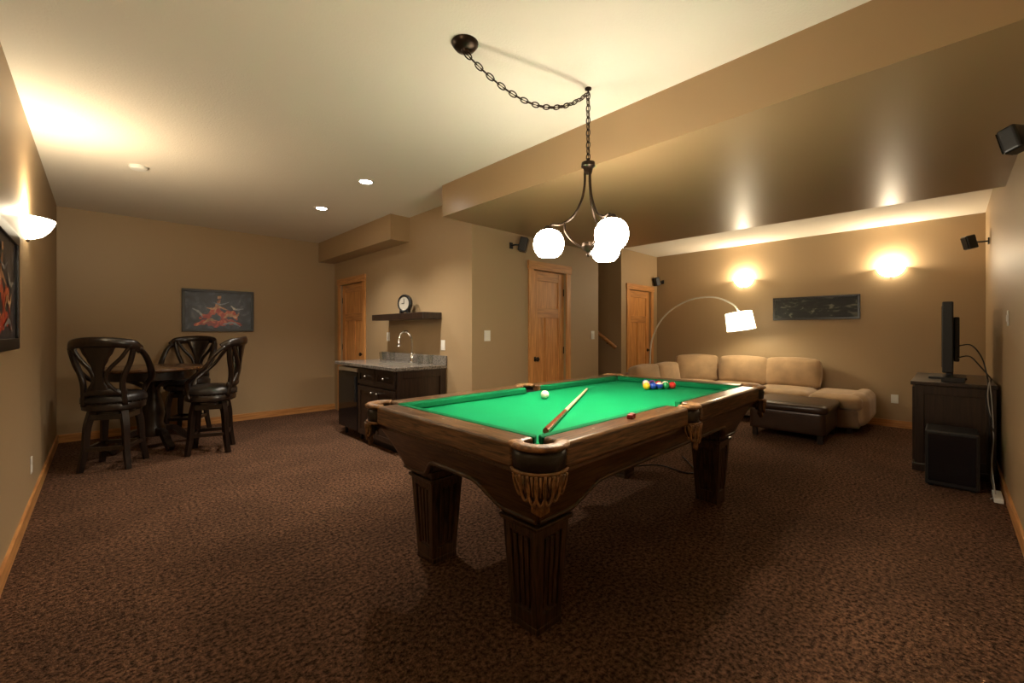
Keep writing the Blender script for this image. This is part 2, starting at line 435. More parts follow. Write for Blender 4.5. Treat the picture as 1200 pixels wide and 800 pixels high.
def table_leg(name, cx, cy):
    bm = bmesh.new()
    def fr(z0, z1, a0, a1):
        v = [bm.verts.new((cx+sx*a0, cy+sy*a0, z0)) for sx, sy in ((-1, -1), (1, -1), (1, 1), (-1, 1))]
        w = [bm.verts.new((cx+sx*a1, cy+sy*a1, z1)) for sx, sy in ((-1, -1), (1, -1), (1, 1), (-1, 1))]
        fs = [bm.faces.new((v[i], v[(i+1) % 4], w[(i+1) % 4], w[i])) for i in range(4)]
        bm.faces.new(v); bm.faces.new(w); return fs
    fs = fr(0.03, 0.455, 0.068, 0.092)
    fr(0.0, 0.03, 0.080, 0.080)
    fr(0.455, 0.475, 0.114, 0.118); fr(0.475, 0.515, 0.102, 0.108); fr(0.515, 0.70, 0.098, 0.098)
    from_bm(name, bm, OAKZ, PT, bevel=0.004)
    bm = bmesh.new()
    for q in range(4):
        M = Matrix.Translation((cx, cy, 0)) @ Matrix.Rotation(q*pi/2, 4, 'Z')
        def strip(u0, u1, z0, z1, th):
            vs = []
            for z in (z0, z1):
                a = 0.068+(0.092-0.068)*(z-0.03)/0.425
                for uu in (u0, u1):
                    for d in (-0.002, th):
                        vs.append(bm.verts.new(M @ Vector((uu*a, -(a+d), z))))
            i = vs
            for f in ((0, 1, 3, 2), (4, 5, 7, 6), (0, 1, 5, 4), (2, 3, 7, 6), (1, 3, 7, 5), (0, 2, 6, 4)):
                bm.faces.new([i[k] for k in f])
        strip(-1.12, -0.68, 0.03, 0.455, 0.012); strip(0.68, 1.12, 0.03, 0.455, 0.012)
        strip(-0.68, 0.68, 0.03, 0.085, 0.012); strip(-0.68, 0.68, 0.42, 0.455, 0.012)
        for c0 in (-0.38, 0.0, 0.38): strip(c0-0.12, c0+0.12, 0.10, 0.405, 0.009)
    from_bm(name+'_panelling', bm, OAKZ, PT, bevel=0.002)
for i, (a, b) in enumerate(((-1, -1), (1, -1), (1, 1), (-1, 1))):
    table_leg('leg_%d' % (i+1), a*0.985, b*0.385)
def pocket(name, cx, cy, ang, spread, r=0.072):
    pts = []
    n = 14
    for i in range(n+1):
        a = ang-spread+2*spread*i/n
        pts.append((cx+(r+0.012)*math.cos(a), cy+(r+0.012)*math.sin(a), ZT-0.006))
    tube(name+'_collar', pts, 0.024, TLEATH, PT, n=10, k=1, sx=0.6, sy=1.25, up=(0, 0, 1))
    lathe(name+'_hole', [(0.0, ZBED+0.002), (r-0.004, ZBED+0.002)], BLACK, PT, loc=(cx, cy, 0), segs=24)
    lathe(name+'_skirt', [(r+0.022, ZT-0.014), (r+0.030, ZT-0.04), (r+0.026, ZT-0.085), (r+0.012, ZT-0.10)], BLEATH, PT,
          loc=(cx, cy, 0), segs=20, a0=ang-spread*0.95, a1=ang+spread*0.95, solid=0.006)
    tube(name+'_skirt_trim', [(cx+(r+0.03)*math.cos(ang-spread*0.9+1.8*spread*i/n), cy+(r+0.03)*math.sin(ang-spread*0.9+1.8*spread*i/n), ZT-0.095) for i in range(n+1)],
         0.007, TLEATH, PT, n=6, k=1)
    # scalloped leather shell: overlapping looped straps
    bm = bmesh.new()
    for q in range(-3, 4):
        u0 = q/3.3
        L = 0.105*(1-0.38*u0*u0)
        ac = ang+u0*0.95; ab = ang+u0*0.86
        hw = 0.15
        R1 = r+0.040
        loop = [(ac-hw, 0), (ac*0.5+ab*0.5-hw*1.15, -L*0.45), (ab-hw*0.65, -L*0.88), (ab, -L), (ab+hw*0.65, -L*0.88), (ac*0.5+ab*0.5+hw*1.15, -L*0.45), (ac+hw, 0)]
        bm_tube(bm, [(cx+(R1-0.010*abs(z)/L)*math.cos(a), cy+(R1-0.010*abs(z)/L)*math.sin(a), ZT-0.098+z) for a, z in loop], 0.0055, n=6, k=4)
        bm_tube(bm, [(cx+R1*math.cos(ac), cy+R1*math.sin(ac), ZT-0.10), (cx+(R1-0.006)*math.cos(ab), cy+(R1-0.006)*math.sin(ab), ZT-0.098-L*0.7)], 0.006, 0.003, n=6, k=1)
    from_bm(name+'_straps', bm, TLEATH, PT, smooth=True)
    bm = bmesh.new(); g = []; NI, NJ = 84, 8
    for i in range(NI+1):
        u = -1+2*i/NI; row = []
        for j in range(NJ+1):
            v = j/NJ
            z = ZT-0.096-v*(0.088*(1-0.40*u*u)+0.014*abs(math.cos(u*pi*3.5)))
            a = ang+u*(1.02-0.16*v)
            rr = r+0.030-0.010*v
            row.append(bm.verts.new((cx+rr*math.cos(a), cy+rr*math.sin(a), z)))
        g.append(row)
    for i in range(NI):
        for j in range(NJ): bm.faces.new((g[i][j], g[i+1][j], g[i+1][j+1], g[i][j+1]))
    o = from_bm(name+'_shield', bm, OAKZ, PT, smooth=True)
    md = o.modifiers.new('s', 'SOLIDIFY'); md.thickness = 0.005
    bm = bmesh.new()
    for i in range(11):
        u = -1+2*i/10; a = ang+u*0.32
        zt = ZT-0.190
        rr = r+0.018
        bm_tube(bm, [(cx+rr*math.cos(a), cy+rr*math.sin(a), zt), (cx+rr*math.cos(a), cy+rr*math.sin(a), zt-0.055+0.015*abs(u))], 0.003, 0.005, n=6, k=1)
    from_bm(name+'_fringe', bm, TLEATH, PT, smooth=True)
c = 0.088
pocket('pocket_1', -HX+c, -HY+c, math.radians(225), math.radians(92), 0.074)
pocket('pocket_2', HX-c, -HY+c, math.radians(315), math.radians(92), 0.074)
pocket('pocket_3', HX-c, HY-c, math.radians(45), math.radians(92), 0.074)
pocket('pocket_4', -HX+c, HY-c, math.radians(135), math.radians(92), 0.074)
pocket('pocket_5', 0, -HY+0.075, math.radians(270), math.radians(80), 0.062)
pocket('pocket_6', 0, HY-0.075, math.radians(90), math.radians(80), 0.062)

BR = 0.0286
bc = [(0.8, 0.5, 0.02), (0.02, 0.06, 0.4), (0.6, 0.02, 0.02), (0.15, 0.02, 0.25), (0.8, 0.2, 0.02), (0.02, 0.25, 0.08),
      (0.3, 0.02, 0.04), (0.01, 0.01, 0.01), (0.8, 0.5, 0.02), (0.02, 0.06, 0.4), (0.6, 0.02, 0.02), (0.15, 0.02, 0.25), (0.8, 0.2, 0.02), (0.02, 0.25, 0.08), (0.3, 0.02, 0.04)]
bm_ = [mat('billiard_%d' % i, cc, 0.08, coat=0.6) for i, cc in enumerate(bc)]
rk = root('billiard_balls', (3.20, 1.66, ZBED), 0)
k = 0
order = [0, 1, 11, 9, 7, 8, 5, 2, 3, 12, 2, 14, 6, 3, 1]
for row in range(5):
    for j in range(row+1):
        x = -0.11+row*BR*1.745; y = (j-row/2)*2*BR*1.01
        b = ball('ball_%d' % (k+1), (x, y, BR+0.0005), BR, bm_[order[k]], rk)
        if order[k] >= 8:
            b.data.materials.append(IVORY)
            for p in b.data.polygons:
                if abs((p.center-Vector((x, y, BR))).z) > BR*0.6: p.material_index = 1
        k += 1
ball('cue_ball', (2.17, 1.915, ZBED+BR), BR, IVORY, None, 28, 16)
cs = root('cue_stick', (1.41, 1.24, ZBED+0.015), math.atan2(0.72, 1.31))
RY = Matrix.Rotation(pi/2, 4, 'Y')
lathe('shaft', [(0.0110, 0.52), (0.0078, 1.455)], CUEWOOD, cs, segs=14, mtx=RY)
lathe('butt', [(0.0, 0.0), (0.014, 0.003), (0.0148, 0.02), (0.0110, 0.50)], CUERED, cs, segs=14, mtx=RY)
lathe('joint', [(0.0116, 0.50), (0.0116, 0.525)], IVORY, cs, segs=14, mtx=RY)
lathe('ferrule', [(0.0079, 1.455), (0.0074, 1.48), (0.0, 1.482)], IVORY, cs, segs=14, mtx=RY)
REDC = mat('red_chalk', (0.30, 0.03, 0.03), 0.7); CTOP = mat('chalk_top', (0.50, 0.16, 0.16), 0.9)
def chalk(x, y, rz=0.3):
    e = root('billiard_chalk', (x, y, ZT), rz)
    box('block', -0.013, 0.013, -0.013, 0.013, 0.0005, 0.020, REDC, e, bevel=0.002)
    lathe('hollow', [(0, 0.0205), (0.008, 0.0215), (0.010, 0.0205)], CTOP, e, segs=16)
chalk(1.79, 1.045); chalk(1.825, 1.055, 0.9)
tube('power_cord', [(3.50, 2.15, 0.006), (3.83, 1.95, 0.006), (3.80, 1.66, 0.006), (3.93, 1.63, 0.006), (4.28, 1.9, 0.006)], 0.006, BLACK, None)

# ------------------------------------------------------------------ chandelier
CX, CY = 2.09, 1.50
CH = root('chandelier', (CX, CY, H))
O = lambda z: z-H
cpx, cpy = 1.32-CX, 1.70-CY
lathe('canopy', [(0, -0.045), (0.015, -0.045), (0.02, -0.035), (0.05, -0.028), (0.066, -0.008), (0.068, 0)], BRONZE, CH, loc=(cpx, cpy, 0), segs=28)
lathe('hook', [(0.02, 0), (0.02, -0.008), (0.005, -0.012), (0.005, -0.03), (0, -0.03)], BRONZE, CH, segs=14)
bm = bmesh.new()
def chain(pts):
    P = [Vector(p) for p in pts]
    d = [0]
    for i in range(1, len(P)): d.append(d[-1]+(P[i]-P[i-1]).length)
    L = d[-1]; n = round(L/0.036)
    def at(s):
        for i in range(1, len(P)):
            if s <= d[i] or i == len(P)-1:
                t = (s-d[i-1])/max(1e-9, d[i]-d[i-1]); return P[i-1].lerp(P[i], t), (P[i]-P[i-1]).normalized()
    for i in range(n):
        c_, t = at((i+0.5)*L/n)
        a = t.orthogonal().normalized() if abs(t.z) > .9 else t.cross(Vector((0, 0, 1))).normalized()
        b = t.cross(a)
        a, b = (a+b).normalized(), (b-a).normalized()
        s = a if i % 2 else b
        lp = []
        for q in range(14):
            th = 2*pi*q/14
            lp.append(c_+t*(0.0245*math.cos(th))+s*(0.0125*math.sin(th)))
        bm_tube(bm, lp, 0.0034, n=6, k=1, closed=True, up=t.cross(s))
pts = []
for i in range(31):
    t = i/30
    pts.append((cpx*(1-t), cpy*(1-t), -0.045*(1-t)-0.03*t-0.16*4*t*(1-t)*(0.85+0.3*t)))
chain(pts); chain([(0, 0, -0.03), (0, 0, O(2.30))])
from_bm('chain', bm, BRONZE, CH, smooth=True)
tube('wire', pts, 0.0022, BRONZE, CH, n=6, k=1)
tube('wire_drop', [(0, 0, -0.03), (0.004, 0.002, -0.2), (0, 0, O(2.29))], 0.0022, BRONZE, CH, n=6)
lathe('crown', [(0, O(2.315)), (0.010, O(2.31)), (0.012, O(2.29)), (0.040, O(2.285)), (0.042, O(2.262)), (0.028, O(2.25)), (0.022, O(2.22)), (0, O(2.215))], BRONZE, CH, segs=24)
lathe('hub', [(0, O(1.725)), (0.012, O(1.73)), (0.014, O(1.742)), (0.007, O(1.75)), (0.030, O(1.765)), (0.042, O(1.785)), (0.038, O(1.805)), (0.012, O(1.815)), (0, O(1.817))], BRONZE, CH, segs=24)
r_ax = math.radians(-44.15)
for i, da in enumerate((188, 308, 68)):
    a = r_ax+math.radians(-da)
    ca, sa = math.cos(a), math.sin(a)
    f = lambda r, z: (r*ca, r*sa, O(z))
    tube('arm_%d' % (i+1), [f(.018, 2.24), f(.022, 2.15), f(.04, 2.06), f(.09, 1.97), f(.16, 1.925), f(.215, 1.925), f(.235, 1.905)], 0.0075, BRONZE, CH, n=10)
    tube('scroll_%d' % (i+1), [f(.14, 1.932), f(.135, 1.88), f(.10, 1.83), f(.05, 1.79), f(.02, 1.787)], 0.0065, BRONZE, CH, n=10)
    cpt = f(.235, 0); L = (cpt[0], cpt[1], 0)
    lathe('socket_%d' % (i+1), [(0, O(1.918)), (0.02, O(1.916)), (0.032, O(1.90)), (0.036, O(1.885))], BRONZE, CH, loc=L, segs=18)
    lathe('glass_shade_%d' % (i+1), [(0.030, O(1.893)), (0.052, O(1.884)), (0.073, O(1.866)), (0.088, O(1.838)), (0.092, O(1.808)), (0.088, O(1.778)), (0.076, O(1.752)), (0.060, O(1.734))], GLOBE, CH, loc=L, segs=32)
    plight('bulb_%d' % (i+1), (L[0], L[1], O(1.77)), 18, (1, 0.86, 0.66), 0.04, CH)

# ------------------------------------------------------------------ recessed lights, detector
def downlight(x, y, z, w, ang=120):
    e = root('recessed_ceiling_light', (x, y, z))
    lathe('trim_ring', [(0.055, -0.001), (0.06, -0.006), (0.078, -0.005), (0.082, 0.0)], WHITE, e, segs=28)
    lathe('lens', [(0, -0.003), (0.055, -0.003)], CANL, e, segs=24)
    slight('lamp', (0, 0, -0.02), w, (1, 0.90, 0.76), ang, 0.8, 0.05, e)
downlight(1.84, 3.92, H, 175); downlight(1.86, 5.12, H, 130)
e = root('smoke_detector', (0.24, 4.95, H))
lathe('base', [(0.065, 0), (0.066, -0.012), (0.055, -0.028), (0.03, -0.034), (0, -0.034)], WHITE, e, segs=28)

def sconce(loc, rotz, w, em=SCON, s=1.0):
    e = root('wall_sconce', loc, rotz)
    prof = [(0.0, -0.10), (0.04, -0.095), (0.085, -0.075), (0.12, -0.04), (0.142, 0.0), (0.148, 0.02)]
    o = lathe('glass_bowl', [(r*s, z*s) for r, z in prof], em, e, segs=28, a0=pi, a1=2*pi)
    o.scale = (1, 0.85, 1)
    box('backplate', -0.06, 0.06, -0.012, -0.001, -0.07, 0.03, BRONZE, e, bevel=0.003)
    lathe('finial', [(0, -0.118*s), (0.008, -0.115*s), (0.010, -0.105*s), (0.006, -0.098*s)], BRONZE, e, loc=(0, -0.012, 0), segs=10)
    plight('bulb', (0, -0.065, 0.035), w, (1, 0.84, 0.60), 0.03, e)
sconce((XL, 4.3, 2.01), pi/2, 42, emis('lit_sconce_glass_c', (1.0, 0.84, 0.58), 16), 1.12)
sconce((XL, 1.0, 2.01), pi/2, 20, emis('added_sconce_glass', (1.0, 0.84, 0.58), 4), 1.12)  # added sconce, out of view, put in to brighten the near ceiling
sconce((XF, 2.38, 2.13), -pi/2, 30)
sconce((XF, 0.55, 2.13), -pi/2, 30)

# ------------------------------------------------------------------ pictures
ARTB = art_mat('canvas_dark', [(0.35, (0.006, 0.008, 0.014)), (0.52, (0.018, 0.022, 0.040)), (0.62, (0.045, 0.05, 0.075)), (0.74, (0.13, 0.13, 0.13))], 6, 2.0)
ARTR = art_mat('paint_red', [(0.35, (0.20, 0.010, 0.006)), (0.50, (0.48, 0.035, 0.015)), (0.65, (0.70, 0.20, 0.07))], 9, 1.5)
ARTO = art_mat('paint_skin', [(0.35, (0.30, 0.10, 0.04)), (0.50, (0.58, 0.26, 0.12)), (0.65, (0.75, 0.55, 0.38))], 9, 1.5)
ARTW = art_mat('paint_blue_white', [(0.35, (0.08, 0.10, 0.16)), (0.55, (0.30, 0.32, 0.34)), (0.65, (0.60, 0.56, 0.48))], 9, 1.5)
ART2 = art_mat('night_panorama', [(0.42, (0.004, 0.005, 0.004)), (0.56, (0.014, 0.016, 0.012)), (0.68, (0.16, 0.16, 0.12))], 7, 1.0, (1, 1, 2.5), rough=0.5)
FRAME = mat('picture_frame_black', (0.012, 0.010, 0.009), 0.3)
def strokes(name, lst, m, e, w, h, y):
    bm = bmesh.new()
    for q, (pl, wd) in enumerate(lst):
        P = catmull([(p[0]*w/2, 0, p[1]*h/2) for p in pl], 8); N = len(P); L = []
        for i, p in enumerate(P):
            t = (P[min(i+1, N-1)]-P[max(i-1, 0)]).normalized(); nn = Vector((-t.z, 0, t.x))
            ww = wd*math.sin(pi*(0.08+0.84*i/(N-1)))*(1+0.25*math.sin(i*1.3))
            yy = y-0.0004*q
            L.append((bm.verts.new((p.x+nn.x*ww, yy, p.z+nn.z*ww)), bm.verts.new((p.x-nn.x*ww, yy, p.z-nn.z*ww))))
        for i in range(N-1): bm.faces.new((L[i][0], L[i][1], L[i+1][1], L[i+1][0]))
    from_bm(name, bm, m, e)
def picture(name, w, h, loc, rotz, art, fw=0.035, fig=False):
    e = root(name, loc, rotz)
    boxes('frame', [(-w/2, w/2, -0.03, -0.001, -h/2, -h/2+fw), (-w/2, w/2, -0.03, -0.001, h/2-fw, h/2),
                    (-w/2, -w/2+fw, -0.03, -0.001, -h/2+fw, h/2-fw), (w/2-fw, w/2, -0.03, -0.001, -h/2+fw, h/2-fw)], FRAME, e, bevel=0.003)
    box('canvas', -w/2+fw, w/2-fw, -0.018, -0.002, -h/2+fw, h/2-fw, art, e)
    if fig:
        W, Hh = w-2*fw, h-2*fw
        strokes('red_figures', [([(-.75, -.80), (-.4, -.62), (-.1, -.72), (.3, -.60), (.7, -.78)], .045), ([(-.35, -.6), (-.28, -.2), (-.05, .0), (.1, -.3), (.28, -.6)], .035),
                                ([(.05, -.55), (.2, -.2), (.42, -.15), (.55, -.5)], .04), ([(-.6, -.45), (-.45, -.3), (-.3, -.45)], .03)], ARTR, e, W, Hh, -0.0186)
        strokes('flesh_figures', [([(-.15, -.1), (-.1, .2), (-.02, .5), (.03, .62)], .018), ([(-.38, .15), (-.2, .1), (.0, .2), (.25, .05)], .016), ([(.15, -.4), (.3, -.2), (.5, -.3), (.62, -.1)], .02),
                                  ([(-.5, -.7), (-.3, -.5), (-.1, -.55)], .018), ([(-.05, .66), (.0, .74), (.05, .70)], .022)], ARTO, e, W, Hh, -0.0206)
        strokes('pale_strokes', [([(.35, .3), (.5, .1), (.75, .15)], .014), ([(-.8, .1), (-.6, -.1), (-.5, -.4)], .014), ([(.1, -.75), (.4, -.65), (.65, -.85)], .014), ([(-.2, .45), (.05, .35), (.3, .5)], .010)], ARTW, e, W, Hh, -0.0226)
picture('framed_painting', 0.84, 0.58, (1.20, YB, 1.58), 0, ARTB, 0.035, True)
picture('framed_painting', 1.05, 0.64, (XL, 3.18, 1.50), pi/2, ARTB, 0.06, True)
picture('panoramic_picture', 1.08, 0.35, (XF, 1.41, 1.645), -pi/2, ART2, 0.03)

# ------------------------------------------------------------------ wet bar
BA = root('bar_cabinet', (2.48, 4.4, 0), 0, True)
fx = 2.185; BZ = 0.872
box('carcass', fx+0.01, XB-0.005, 3.98, 4.85, 0.09, BZ-0.001, DARKW, BA)
box('toe_kick', fx+0.07, XB-0.005, 3.99, 4.84, 0.0, 0.09, BLACK, BA)
def shaker(nm, y0, y1, z0, z1):
    boxes(nm, [(fx-0.012, fx+0.010, y0, y0+0.055, z0, z1), (fx-0.012, fx+0.010, y1-0.055, y1, z0, z1),
               (fx-0.012, fx+0.010, y0+0.055, y1-0.055, z0, z0+0.055), (fx-0.012, fx+0.010, y0+0.055, y1-0.055, z1-0.055, z1),
               (fx-0.003, fx+0.010, y0+0.05, y1-0.05, z0+0.05, z1-0.05)], DARKW, BA, bevel=0.002)
shaker('cabinet_door_1', 3.99, 4.41, 0.10, 0.66); shaker('cabinet_door_2', 4.42, 4.84, 0.10, 0.66)
shaker('drawer_1', 3.99, 4.41, 0.68, 0.865); shaker('drawer_2', 4.42, 4.84, 0.68, 0.865)
boxes('end_panel', [(fx+0.01, fx+0.08, 3.962, 3.98, 0.09, BZ-.001), (XB-0.08, XB-0.005, 3.962, 3.98, 0.09, BZ-.001), (fx+0.08, XB-0.08, 3.962, 3.98, 0.09, 0.17), (fx+0.08, XB-0.08, 3.962, 3.98, BZ-0.08, BZ-.001)], DARKW, BA, bevel=0.002)
for q, (yy, zz) in enumerate(((4.2, 0.775), (4.63, 0.775), (4.35, 0.60), (4.48, 0.60))):
    ball('cabinet_knob_%d' % (q+1), (fx-0.026, yy, zz), 0.012, STEEL, BA, 12, 8)
CT = root('granite_countertop', (2.48, 4.7, BZ), 0, True)
box('slab', fx-0.035, XB-0.002, 3.94, 5.47, BZ, BZ+0.04, GRANITE, CT, bevel=0.006)
box('backsplash', XB-0.022, XB-0.002, 3.94, 5.47, BZ+0.04, BZ+0.14, GRANITE, CT, bevel=0.003)
box('sink_basin', fx+0.12, XB-0.19, 4.25, 4.65, BZ+0.040, BZ+0.043, STEEL, CT, bevel=0.001)
FR = root('mini_fridge', (2.48, 5.14, 0), 0, True)
box('body', fx+0.04, XB-0.03, 4.87, 5.41, 0.10, 0.855, BLACK, FR, bevel=0.004)
box('door_panel', fx-0.01, fx+0.04, 4.87, 5.41, 0.11, 0.80, SCREEN, FR, bevel=0.006)
box('handle', fx-0.022, fx-0.01, 4.89, 4.92, 0.45, 0.75, BLACK, FR, bevel=0.003)
box('control_strip', fx-0.01, fx+0.04, 4.87, 5.41, 0.805, 0.85, SATIN, FR, bevel=0.003)
boxes('feet', [(fx+0.06, fx+0.09, 4.9, 4.93, 0, 0.1), (fx+0.06, fx+0.09, 5.35, 5.38, 0, 0.1)], BLACK, FR)
FA = root('kitchen_faucet', (2.66, 4.45, BZ+0.04))
lathe('base', [(0, 0.001), (0.028, 0.001), (0.028, 0.012), (0.020, 0.02), (0.019, 0.11), (0.012, 0.12)], CHROME, FA, segs=20)
tube('gooseneck', [(0, 0, 0.11), (0, 0, 0.25), (-0.02, 0.0, 0.33), (-0.08, 0, 0.375), (-0.15, 0, 0.34), (-0.17, 0, 0.27)], 0.012, CHROME, FA, n=12)
tube('spray_head', [(-0.168, 0, 0.28), (-0.175, 0, 0.20)], 0.015, CHROME, FA, n=12, k=1, r1=0.017)
tube('lever', [(0, -0.018, 0.08), (0.0, -0.06, 0.12)], 0.006, CHROME, FA, n=8, k=1)
for i, (x, y) in enumerate(((2.70, 5.0), (2.62, 5.12), (2.70, 5.22), (2.70, 4.12), (2.62, 4.20))):
    lathe('drinking_glass', [(0, 0.003), (0.028, 0.003), (0.036, 0.11), (0.033, 0.11), (0.026, 0.010), (0, 0.010)], GLASS, None, loc=(x, y, BZ+0.04), segs=18)
SH = root('floating_shelf', (2.68, 4.66, 1.47), 0, True)
box('board', 2.56, XB-0.001, 4.05, 5.28, 1.43, 1.505, DARKW, SH, bevel=0.004)
CK = root('desk_clock', (2.69, 4.66, 1.507), math.radians(-75))
Rm = Matrix.Translation((0, 0, 0.125)) @ Matrix.Rotation(pi/2, 4, 'X')
lathe('case', [(0, -0.03), (0.09, -0.03), (0.108, -0.02), (0.112, 0.015), (0.100, 0.03), (0.086, 0.026), (0.084, 0.018)], BLACK, CK, segs=36, mtx=Rm)
lathe('dial', [(0, 0.018), (0.085, 0.018)], FACE, CK, segs=30, mtx=Rm)
boxes('hands', [(-0.003, 0.003, -0.022, -0.020, 0.12, 0.185), (-0.04, 0.003, -0.022, -0.020, 0.122, 0.128)], BLACK, CK)
boxes('feet', [(-0.07, -0.045, -0.025, 0.025, 0.0, 0.06), (0.045, 0.07, -0.025, 0.025, 0.0, 0.06)], BLACK, CK)

def plate(name, loc, rotz, w=0.075, tog=True):
    e = root(name, loc, rotz)
    box('cover', -w/2, w/2, -0.007, -0.001, -0.058, 0.058, WHITE, e, bevel=0.002)
    if tog: box('toggle', -0.012, 0.012, -0.012, -0.007, -0.025, 0.025, WHITE, e, bevel=0.002)
    else: boxes('sockets', [(-0.014, 0.014, -0.009, -0.007, 0.008, 0.035), (-0.014, 0.014, -0.009, -0.007, -0.035, -0.008)], WHITE, e, bevel=0.003)
plate('light_switch', (3.02, YC, 1.24), 0, 0.085)
plate('light_switch', (4.98, YC, 1.24), 0, 0.075)
plate('wall_outlet', (XB, 4.02, 1.13), -pi/2, tog=False)
plate('wall_outlet', (XB, 5.30, 1.22), -pi/2, 0.075, False)
plate('wall_outlet', (XF, 0.51, 0.38), -pi/2, tog=False)
plate('wall_outlet', (XL, 4.6, 0.32), pi/2, tog=False)
plate('light_switch', (4.85, YR, 1.38), pi)

def speaker(loc, rotz, yaw, s=1.0, side=1, d=0.145):
    e = root('wall_speaker', loc, rotz)
    tube('bracket_arm', [(0, -0.012, 0), (0, -d*0.5, 0), (side*0.03, -d*0.7, 0)], 0.009, BLACK, e, n=8)
    box('mount', -0.025, 0.025, -0.012, -0.001, -0.035, 0.035, BLACK, e, bevel=0.002)
    R = Matrix.Translation((side*0.05, -d, 0)) @ Matrix.Rotation(yaw, 4, 'Z') @ Matrix.Rotation(math.radians(14), 4, 'X')
    bm = bmesh.new(); bm_box(bm, -0.05*s, 0.05*s, -0.05*s, 0.04*s, -0.08*s, 0.08*s); bm.transform(R)
    from_bm('cabinet', bm, BLACK, e, bevel=0.012, segs=3)
    bm = bmesh.new(); bm_box(bm, -0.042*s, 0.042*s, -0.056*s, -0.05*s, -0.07*s, 0.07*s); bm.transform(R)
    from_bm('grille', bm, SCREEN, e, bevel=0.006)
speaker((3.38, YC, 2.27), 0, math.radians(35), 1.0, 1)
speaker((XF, 3.80, 2.24), -pi/2, math.radians(-20), 1.0, -1)
speaker((7.0, YR, 2.28), pi, math.radians(30), 0.95, 1)
speaker((2.93, YR, 2.15), pi, math.radians(-35), 0.75, -1, 0.10)

# ------------------------------------------------------------------ pub table + chairs
PX, PY = 0.42, 6.15
PTb = root('pub_table', (PX, PY, 0))
lathe('top', [(0, 0.90), (0.44, 0.90), (0.465, 0.893), (0.47, 0.875), (0.46, 0.86), (0.40, 0.852), (0, 0.852)], TOPW, PTb, segs=56)
lathe('apron', [(0.385, 0.853), (0.385, 0.77), (0.37, 0.765), (0.37, 0.853)], CHAIRW, PTb, segs=48)
lathe('pedestal', [(0.10, 0.80), (0.10, 0.74), (0.07, 0.70), (0.062, 0.6), (0.09, 0.48), (0.105, 0.38), (0.09, 0.28), (0.115, 0.22), (0.115, 0.14), (0, 0.13)], CHAIRW, PTb, segs=28)
for i in range(4):
    a = math.radians(20+90*i); ca, sa = math.cos(a), math.sin(a)
    tube('foot_%d' % (i+1), [(0.06*ca, 0.06*sa, 0.20), (0.20*ca, 0.20*sa, 0.19), (0.30*ca, 0.30*sa, 0.09), (0.37*ca, 0.37*sa, 0.035)], 0.05, CHAIRW, PTb, n=4, sx=0.8, sy=0.9, up=(0, 0, 1))
    tube('brace_%d' % (i+1), [(0.08*ca, 0.08*sa, 0.68), (0.2*ca, 0.2*sa, 0.75), (0.36*ca, 0.36*sa, 0.79)], 0.028, CHAIRW, PTb, n=4, up=(0, 0, 1))

